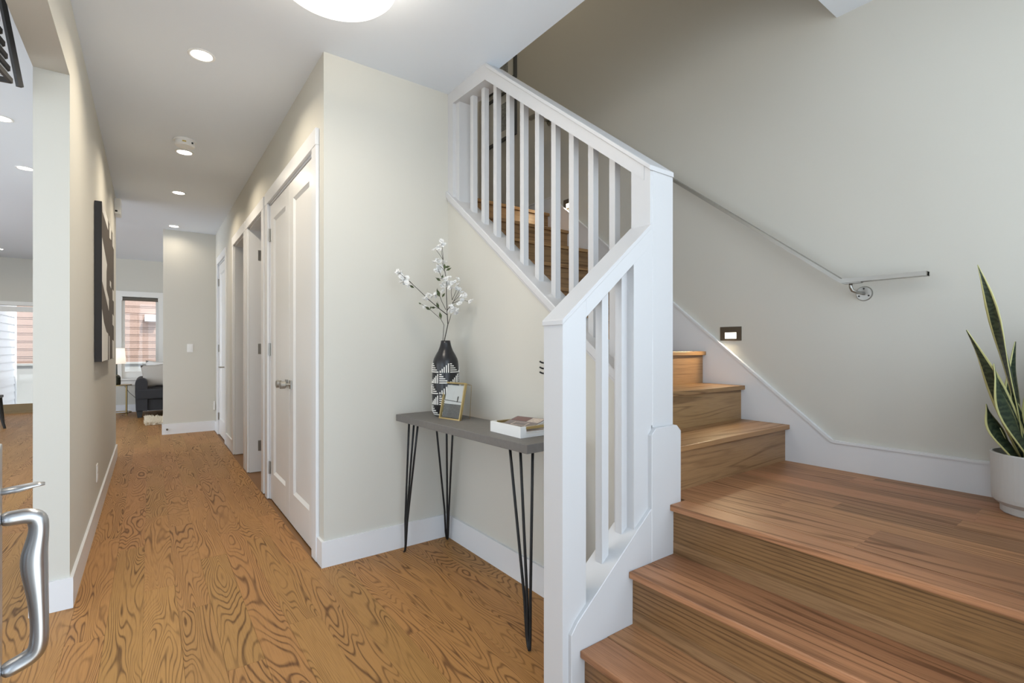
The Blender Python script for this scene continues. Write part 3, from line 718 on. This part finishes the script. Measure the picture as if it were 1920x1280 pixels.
# ------------------------------------------------------------------ ceiling lamps
def downlight(label, x, y, power, ZC=ZC):
    t = thing('downlight', label, 'light', (x, y, ZC), group='recessed ceiling lights')
    bm = bmesh.new()
    lathe(bm, [(.066, 0), (.066, -.003), (.060, -.006), (.052, -.004), (.050, 0)], (x, y, ZC), 28)
    obj('trim_ring', bm, 'plastic', t)
    obj('lens', Lt([(.0, -.002), (.051, -.002), (.051, 0), (0, 0)], (x, y, ZC), 24), 'lamp_lens', t)
    light('downlight_beam', 'AREA', (x, y, ZC - .009), (0, 0, 0), power, (1, .87, .68), .09, spread=R(150))
downlight('recessed ceiling light nearest the entry in the hall', .230, 3.20, 7.5)
downlight('recessed ceiling light just beyond the smoke detector', .230, 4.88, 8)
downlight('recessed ceiling light third along the hall', .243, 6.20, 7)
downlight('recessed ceiling light at the far end of the hall', .258, 7.95, 1.5)
downlight('recessed living-room ceiling light at the left photo edge', -.845, 4.92, 3)
downlight('recessed living-room ceiling light beside the pier', -.905, 6.17, 3)
downlight('recessed ceiling light far back over the sliding door', -2.0, 11.5, 2)
downlight('added unseen recessed fill light over the upper stairwell', 2.2, 2.8, 6, 5.5)  # unseen lamp added to lift the dark upper stairwell walls
sd_ = thing('smoke_detector', 'round white smoke detector on the hall ceiling', 'smoke detector', (.22, 4.60, ZC))
obj('base', Lt([(0, 0), (.074, 0), (.074, -.012), (0, -.012)], (.22, 4.60, ZC), 32), 'plastic', sd_)
obj('body', Lt([(0, -.012), (.068, -.012), (.067, -.04), (.058, -.05), (0, -.05)], (.22, 4.60, ZC), 32), 'plastic', sd_)
obj('amber_label', B(.20, .225, 4.530, 4.5335, ZC - .032, ZC - .024), 'amber_label', sd_)
obj('vent_slot', B(.256, .272, 4.546, 4.552, ZC - .034, ZC - .022), 'dark_gap', sd_)
BC = (.592, 1.985, ZC)
cl = thing('ceiling_bowl_light', 'shallow white glass bowl light glowing on the entry ceiling', 'light', BC)
obj('canopy', Lt([(0, 0), (.10, 0), (.10, -.05), (.05, -.075), (0, -.075)], BC, 32), 'nickel', cl)
obj('stem', T([(BC[0], BC[1], ZC - .07), (BC[0], BC[1], ZC - .19)], .01, 10), 'nickel', cl)
obj('glass_bowl', Lt([(0, -.235), (.06, -.232), (.12, -.222), (.18, -.200), (.215, -.180), (.236, -.160), (.233, -.158), (.212, -.175), (.176, -.194), (.118, -.216), (.06, -.226), (0, -.229)], BC, 56), 'bowl_glass', cl, smooth=True)
light('bowl_bulb', 'POINT', (BC[0], BC[1], ZC - .13), (0, 0, 0), 6, (1, .88, .72), .05)
light('bowl_underglow', 'AREA', (BC[0], BC[1], ZC - .262), (0, 0, 0), 6, (1, .90, .77), .34)

# ------------------------------------------------------------------ front door standing open at the left edge
H_ = Vector((-.045, .05, 0)); L_ = Vector((-.1695, .981, 0)); ev = (L_ - H_).normalized(); nv = Vector((ev.y, -ev.x, 0)); DL = (L_ - H_).length
Md = Matrix(((ev.x, -nv.x, 0, H_.x), (ev.y, -nv.y, 0, H_.y), (0, 0, 1, 0), (0, 0, 0, 1)))   # local x along door, y into the slab, z up
fd = struct('door_5', bmesh.new(), 'door_grey', 'front door standing open at the left photo edge')
obj('slab', xform(B(0, DL, 0, .045, .01, 2.36, bev=.002), Md), 'door_grey', fd)
hb = DL - .07
def dz(v, D=.66): return 1.2 - (v - 650) * D / 920.9
def hp(s, z, a=0.): return Md @ Vector((hb + a, -s, z))
gp = [(0.002, 974), (.016, 970), (.030, 965), (.0385, 969), (.0400, 988), (.0375, 1014), (.0345, 1040), (.0350, 1066), (.0375, 1100), (.0395, 1140), (.0405, 1180), (.0395, 1210), (.034, 1226), (.020, 1243), (.002, 1262)]
gr = [(.010, .014), (.0095, .013), (.011, .013), (.0125, .013), (.0105, .013), (.0120, .014), (.0145, .015), (.0145, .015), (.0120, .015), (.0102, .015), (.0098, .015), (.0108, .014), (.0115, .013), (.0105, .013), (.010, .014)]
bm = bmesh.new()
tube(bm, [hp(s, dz(v, .64 + .69 * s)) for s, v in gp], [(a, b_) for a, b_ in gr], 14, up=tuple(nv))
g = obj('grip_handle', bm, 'chrome', fd, smooth=True); sb = g.modifiers.new('soft', 'SUBSURF'); sb.levels = 1; sb.render_levels = 2
bm = bmesh.new(); tube(bm, [hp(0, dz(915)), hp(.02, dz(913)), hp(.038, dz(907, .665)), hp(.0455, dz(906, .67))], [(.004, .009), (.0045, .011), (.0028, .012), (.0015, .008)], 12, up=(0, 0, 1))
obj('thumb_latch', bm, 'chrome', fd, smooth=True)
obj('back_plate', xform(B(hb - .03, hb + .03, -.004, 0, .74, 1.07, bev=.002), Md), 'chrome', fd)

# ------------------------------------------------------------------ pendant lantern in the living room
pl = thing('pendant_lantern', 'dark slatted pendant lantern with glass pieces at the upper left edge', 'pendant lamp', (-.763, 2.698, 2.31))
cxp, cyp, zb0, zt0 = -.763, 2.698, 2.31, 2.72
Mp = Matrix.Translation((cxp, cyp, 0)) @ Matrix.Rotation(R(-8), 4, 'Z')
def half(z): return .28 - .052 * (z - zb0) / (zt0 - zb0)
for sx in (-1, 1):
    for sy in (-1, 1):
        a, b_ = half(zb0), half(zt0)
        obj('corner_post', xform(T([(sx * a, sy * a, zb0), (sx * b_, sy * b_, zt0)], .013, 4), Mp), 'wood_slat', pl)
for k in range(9):
    z = zb0 + .010 + k * .047; h_ = half(z) - .02
    for s in (-1, 1):
        obj('slat', xform(B(-h_, h_, s * h_ - .006, s * h_ + .006, z - .010, z + .010), Mp), 'wood_slat', pl)
        obj('slat', xform(B(s * h_ - .006, s * h_ + .006, -h_, h_, z - .010, z + .010), Mp), 'wood_slat', pl)
        if k < 8:
            obj('glass_strip', xform(B(-h_ + .01, h_ - .01, s * (h_ - .012) - .004, s * (h_ - .012) + .004, z + .0125, z + .035), Mp), 'crystal', pl)
            obj('glass_strip', xform(B(s * (h_ - .012) - .004, s * (h_ - .012) + .004, -h_ + .01, h_ - .01, z + .0125, z + .035), Mp), 'crystal', pl)
obj('hanging_rod', T([(cxp, cyp, zt0 - .02), (cxp, cyp, ZC)], .008, 8), 'iron', pl)
bm = bmesh.new(); q = half(zt0) + .01
box(bm, -q, q, -.012, .012, zt0 - .02, zt0); box(bm, -.012, .012, -q, q, zt0 - .02, zt0)
obj('top_cross', xform(bm, Mp), 'wood_slat', pl)

# ------------------------------------------------------------------ snake plant on the landing
PC = (2.605, .300, ZL)
sp_ = thing('snake_plant', 'potted snake plant with yellow-edged sword leaves on the stair landing', 'plant', PC)
obj('pot', Lt([(.0, 0), (.098, 0), (.102, .004), (.103, .028), (.112, .034), (.124, .046), (.126, .06), (.130, .218), (.128, .222), (.122, .222), (.120, .19), (0, .188)], PC, 48), 'pot', sp_, smooth=False)
obj('soil', Lt([(0, .197), (.06, .195), (.119, .19), (.119, .186), (0, .186)], PC, 24), 'soil', sp_)
def sword(base_xy, tip, width, bend=(0, 0), twist=0., face=0., ln_n=14):
    b0 = Vector((PC[0] + base_xy[0], PC[1] + base_xy[1], ZL + .19)); tp_ = Vector(tip)
    mid = (b0 + tp_) / 2 + rtv * bend[0] + fwv * bend[1]
    width *= 1.35; bm = bmesh.new(); rows = []
    for i in range(ln_n + 1):
        t = i / ln_n; p = b0 * (1 - t) ** 2 + mid * 2 * t * (1 - t) + tp_ * t * t
        wv = width * (.62 + .38 * math.sin(min(1, t / .45) * math.pi / 2)) * (1 - max(0, (t - .45) / .55) ** 1.9)
        wv = max(wv, .0012); an = face + twist * t + .25 * math.sin(t * 7 + face * 3)
        s = rtv * math.cos(an) + fwv * math.sin(an); n_ = rtv * -math.sin(an) + fwv * math.cos(an)
        e = min(.0065, wv * .35)
        rows.append([bm.verts.new(p + s * o_ + n_ * abs(o_) * .35) for o_ in (-wv, -wv + e, 0, wv - e, wv)])
    for a, b_ in zip(rows, rows[1:]):
        for k in range(4):
            f = bm.faces.new((a[k], a[k + 1], b_[k + 1], b_[k])); f.material_index = 1 if k in (0, 3) else 0
    o = obj('leaf', bm, ['snake_leaf', 'snake_edge'], sp_, smooth=True)
    m_ = o.modifiers.new('thick', 'SOLIDIFY'); m_.thickness = .0025
# leaf tips are given as real positions around the pot (metres)
for bxy, tip, wd, bend, tw, fc in (
    ((-.03, .02), (2.435, .435, 1.500), .024, (.045, 0), 1.9, .3),
    ((-.045, .02), (2.385, .455, 1.262), .020, (.035, .02), -1.0, -.5),
    ((-.06, -.01), (2.440, .392, 1.140), .030, (-.045, 0), .5, .25),
    ((.0, -.03), (2.480, .290, 1.135), .034, (-.02, 0), -.5, -.3),
    ((-.07, .03), (2.475, .42, .99), .026, (-.03, 0), .4, .1),
    ((-.02, .0), (2.515, .36, 1.040), .018, (-.01, 0), .3, -.2),
    ((.03, .0), (2.560, .270, 1.390), .030, (.05, 0), .8, .5),
    ((.05, .02), (2.660, .28, 1.32), .030, (.02, 0), -.7, .2),
    ((.04, -.05), (2.640, .215, 1.18), .032, (.02, -.02), .6, -.4),
    ((.0, .05), (2.590, .36, 1.22), .026, (.0, .02), -.6, .6),
    ((-.02, -.06), (2.545, .235, .93), .024, (-.02, -.02), .4, -.1),
    ((-.055, .035), (2.498, .385, .905), .010, (.0, 0), .4, .4)):
    sword(bxy, tip, wd, bend, tw, fc)

# ------------------------------------------------------------------ lounge at the end of the hall
w1 = struct('window_1', bmesh.new(), 'frame_white', 'lounge window with roller blind above the sofa')
cw = .09
for q in ((WX0 - cw, WX0), (WX1, WX1 + cw)): obj('side_casing', B(q[0], q[1], YF - .02, YF, WZ0 - .0, WZ1), 'frame_white', w1)
obj('head_casing', B(WX0 - cw, WX1 + cw, YF - .022, YF, WZ1, WZ1 + .1), 'frame_white', w1)
obj('window_sill', B(WX0 - cw - .02, WX1 + cw + .02, YF - .05, YF + .05, WZ0 - .03, WZ0), 'frame_white', w1)
obj('apron', B(WX0 - cw, WX1 + cw, YF - .02, YF, WZ0 - .12, WZ0 - .03), 'frame_white', w1)
for q in ((WX0, WX0 + .045), (WX1 - .045, WX1)): obj('sash_stile', B(q[0], q[1], YF + .04, YF + .11, WZ0, WZ1), 'frame_white', w1)
for q in ((WZ0, WZ0 + .12), (WZ1 - .06, WZ1)): obj('sash_rail', B(WX0 + .045, WX1 - .045, YF + .04, YF + .11, *q), 'frame_white', w1)
obj('pane', B(WX0 + .045, WX1 - .045, YF + .07, YF + .075, WZ0 + .12, WZ1 - .06), 'glass', w1)
rb = thing('roller_blind', 'rolled-up taupe blind at the top of the lounge window', 'blind', (-.14, YF, 2.08))
obj('roll', T([(WX0 + .012, YF + .012, 2.082), (WX1 - .012, YF + .012, 2.082)], .033, 16), 'blind', rb)
obj('end_bracket', B(WX0, WX0 + .012, YF - .02, YF + .04, 2.05, 2.115), 'frame_white', rb)
obj('end_bracket', B(WX1 - .012, WX1, YF - .02, YF + .04, 2.05, 2.115), 'frame_white', rb)

so = thing('sofa', 'charcoal fabric sofa below the lounge window', 'sofa', (.8, 10.8, 0))
ar = []
for k in range(9): a = R(180 - 22.5 * k); ar.append((-.115 + .085 * math.cos(a), .585 + .085 * math.sin(a)))
obj('arm', Pm([(-.19, .12)] + [(-.20, .45)] + ar + [(-.03, .12)], 'Y', 10.36, 11.22, bev=.006), 'charcoal_fabric', so)
obj('base', B(-.03, 1.9, 10.40, 11.25, .115, .31, bev=.012), 'charcoal_fabric', so)
obj('front_panel', B(-.19, -.03, 10.365, 10.42, .115, .315, bev=.01), 'charcoal_fabric', so)
obj('seat_cushion', B(-.185, .86, 10.345, 11.0, .315, .482, bev=.025), 'charcoal_fabric', so)
obj('seat_cushion', B(.865, 1.9, 10.345, 11.0, .315, .482, bev=.025), 'charcoal_fabric', so)
obj('backrest', B(-.03, 1.9, 10.98, 11.26, .40, .62, bev=.03), 'charcoal_fabric', so)
for lx in (-.14, 1.8):
    for ly in (10.42, 11.15): obj('leg', Pm([(lx - .045, .118), (lx + .045, .118), (lx + .028, 0), (lx - .028, 0)], 'Y', ly, ly + .07), 'black_wood', so)
def pillow(name, label, c, wd, ht, dp, rot, mat):
    bm = bmesh.new(); n = 10; top = {}; 
    for sgn in (-1, 1):
        for i in range(n + 1):
            for j in range(n + 1):
                a, b_ = i / n * 2 - 1, j / n * 2 - 1
                edge = i in (0, n) or j in (0, n)
                if edge and sgn == 1: top[(sgn, i, j)] = top[(-1, i, j)]; continue
                th = dp * ((1 - a * a) * (1 - b_ * b_)) ** .45; pin = 1 - .10 * (abs(a) ** 2 * (1 - abs(b_)) + abs(b_) ** 2 * (1 - abs(a))) 
                top[(sgn, i, j)] = bm.verts.new((a * wd / 2 * pin, sgn * th, b_ * ht / 2 * pin))
    for sgn in (-1, 1):
        for i in range(n):
            for j in range(n): bm.faces.new([top[(sgn, *p)] for p in ((i, j), (i + 1, j), (i + 1, j + 1), (i, j + 1))])
    t = thing(name, label, 'pillow', (c[0], c[1], c[2] - ht / 2))
    obj('cover', xform(bm, Matrix.Translation(c) @ Matrix.Rotation(rot[1], 4, 'Z') @ Matrix.Rotation(rot[0], 4, 'X') @ Matrix.Rotation(rot[2], 4, 'Y')), mat, t, smooth=True)
pillow('throw_pillow', 'light grey throw pillow standing in the sofa corner', (.08, 10.62, .70), .40, .41, .07, (R(-14), R(-8), R(-6)), 'pillow_fabric')
pillow('throw_pillow', 'white throw pillow behind the grey one on the sofa', (.14, 10.82, .74), .42, .42, .06, (R(-10), R(5), R(4)), 'white_fabric')

bm = bmesh.new(); rnd = random.Random(3)
rx0, rx1, ry0, ry1 = -.045, .95, 9.33, 10.25
box(bm, rx0 + .02, rx1, ry0 + .03, ry1, .0, .02)
for i in range(2600):
    x_ = rnd.uniform(rx0, rx1); y_ = rnd.uniform(ry0, ry1); 
    if rnd.random() < .25: x_ = rx0 + rnd.uniform(0, .05)
    if rnd.random() < .2: y_ = ry0 + rnd.uniform(0, .06)
    hgt = rnd.uniform(.03, .07); dx, dy = rnd.uniform(-.05, .05), rnd.uniform(-.05, .04); w_ = rnd.uniform(.008, .018); a = rnd.uniform(0, 3.1)
    p = [bm.verts.new((x_ + w_ * math.cos(a + k * 2.09), y_ + w_ * math.sin(a + k * 2.09), .004)) for k in range(3)]; q = bm.verts.new((x_ + dx, y_ + dy, hgt))
    for k in range(3): bm.faces.new((p[k], p[(k + 1) % 3], q))
tag(obj('fur_rug', bm, 'fur'), 'shaggy cream fur rug on the floor before the sofa', 'rug')

stb = thing('side_table', 'slim brass side table with round top beside the sofa', 'table', (-.43, 11.0, 0))
obj('table_top', Lt([(0, 0), (.175, 0), (.175, .012), (0, .012)], (-.43, 11.0, .525), 32), 'brass', stb)
obj('leg', T([(-.33, 10.94, 0), (-.33, 10.94, .525)], .014, 10), 'brass', stb)
obj('base_ring', T([(-.43 + .17 * math.cos(R(a)), 11.0 + .17 * math.sin(R(a)), .05) for a in range(0, 361, 15)], .008, 6), 'brass', stb)
obj('leg', T([(-.55, 11.08, 0), (-.55, 11.08, .525)], .014, 10), 'brass', stb)
tl = thing('table_lamp', 'table lamp with dark glass base and white drum shade', 'lamp', (-.47, 11.0, .538))
obj('lamp_base', Lt([(0, 0), (.055, 0), (.06, .02), (.06, .13), (.045, .16), (.015, .18), (.012, .36), (0, .36)], (-.47, 11.0, .538), 24), 'lamp_glass', tl, smooth=False)
obj('neck', T([(-.47, 11.0, .70), (-.47, 11.0, .93)], .012, 8), 'brass', tl)
obj('lamp_shade', Lt([(.135, 0), (.115, .27), (.112, .27), (.132, 0)], (-.47, 11.0, .905), 32), 'shade', tl, smooth=True)
tag(obj('lamp_cord', T([(-.36, 11.12, .50), (-.30, 11.2, .38), (-.22, 11.30, .28), (-.12, 11.36, .2)], .004, 6), 'black_wood'), 'thin lamp cord trailing from the side table', 'cord')

# living-room dining chair (one leg shows at the left edge)
dc = thing('dining_chair', 'black dining chair in the living room, one leg showing at the left edge', 'chair', (-2.03, 10.45, 0))
for fx, fy, tx, ty in ((-1.715, 10.23, -1.815, 10.28), (-2.32, 10.23, -2.23, 10.28), (-1.80, 10.66, -1.83, 10.62), (-2.32, 10.66, -2.23, 10.62)):
    obj('leg', T([(fx, fy, 0), (tx, ty, .43)], [.016, .022], 8), 'black_wood', dc)
obj('seat', B(-2.26, -1.80, 10.25, 10.67, .43, .47, bev=.01), 'black_wood', dc)
for x_ in (-2.22, -1.90): obj('back_post', T([(x_, 10.63, .46), (x_, 10.70, .90)], .016, 8), 'black_wood', dc)
obj('back_panel', Pm([(10.66, .62), (10.68, .62), (10.715, .90), (10.695, .90)], 'X', -2.23, -1.89), 'black_wood', dc)

# sliding door
d6 = struct('door_6', bmesh.new(), 'frame_white', 'glass sliding door at the back of the living room')
obj('head_casing', B(-3.95, -1.2, 12.47, 12.5, 1.95, 2.02), 'frame_white', d6)
obj('head_track', B(-3.9, -1.25, 12.48, 12.6, 1.84, 1.93), 'frame_white', d6)
obj('threshold', B(-3.9, -1.25, 12.44, 12.62, -.003, .03), 'threshold', d6)
for q in ((-3.9, -3.82), (-2.62, -2.54), (-1.33, -1.25)): obj('stile', B(q[0], q[1], 12.51, 12.56, .03, 1.84), 'frame_white', d6)
for q in ((-3.82, -2.62), (-2.54, -1.33)):
    obj('bottom_rail', B(q[0], q[1], 12.51, 12.56, .03, .16), 'threshold', d6)
    obj('pane', B(q[0], q[1], 12.53, 12.535, .16, 1.84), 'glass', d6)

# ------------------------------------------------------------------ outside
struct('ground', B(-14, 14, 12.95, 24, -.3, -.15), 'paving', 'pale paved yard outside')
nb = thing('neighbour_house', 'brown board-clad neighbouring house outside the back windows', 'building', (0, 15.0, -.15))
obj('wall', B(-7, 7, 15.03, 15.2, -.15, 5.2), 'dark_gap', nb)
bh = .172
for k in range(22):
    z = .80 + k * bh
    obj('siding_board', B(-7, 7, 15.0, 15.03, z + .014, z + bh - .030), 'siding_brown', nb)
    obj('siding_batten', B(-7, 7, 15.005, 15.03, z + bh - .022, z + bh + .006), 'siding_brown', nb)
wn = obj('window', B(-1.95, -.9, 14.97, 15.03, 1.05, 2.25), 'frame_white', nb)
obj('window_pane', B(-1.82, -1.0, 14.955, 14.97, 1.18, 1.72), 'crystal', wn)
obj('window_head', B(-2.0, -.85, 14.94, 14.99, 1.78, 1.98), 'siding_white', wn)
wl_ = thing('outdoor_light', 'white box lamp on the brown house wall outside the lounge window', 'light', (0, 14.95, 1.9))
obj('housing', B(-.10, .155, 14.86, 14.99, 1.82, 1.98, bev=.005), 'siding_white', wl_)
obj('mount_plate', B(-.08, .13, 14.98, 15.0, 1.77, 1.84), 'siding_brown', wl_)
lw = thing('garden_wall', 'low pale stucco wall in front of the brown house', 'wall', (-1, 14.6, -.15))
obj('wall_body', B(-7, 7, 14.5, 14.7, -.15, .80), 'stucco', lw)
obj('coping', B(-7, 7, 14.47, 14.73, .80, .84), 'stucco', lw)
ws = thing('white_annex', 'white clapboard wall outside the sliding door', 'building', (-2.3, 13.4, -.15))
obj('wall', B(-2.6, -2.23, 12.75, 14.1, -.15, 3.2), 'siding_white', ws)
for k in range(22):
    z = -.15 + k * .15
    obj('clapboard', Pm([(-2.23, z), (-2.205, z), (-2.222, z + .147), (-2.23, z + .147)], 'Y', 12.75, 14.04), 'siding_white', ws)
obj('corner_board', B(-2.24, -2.195, 14.02, 14.12, -.15, 3.2), 'siding_white', ws)
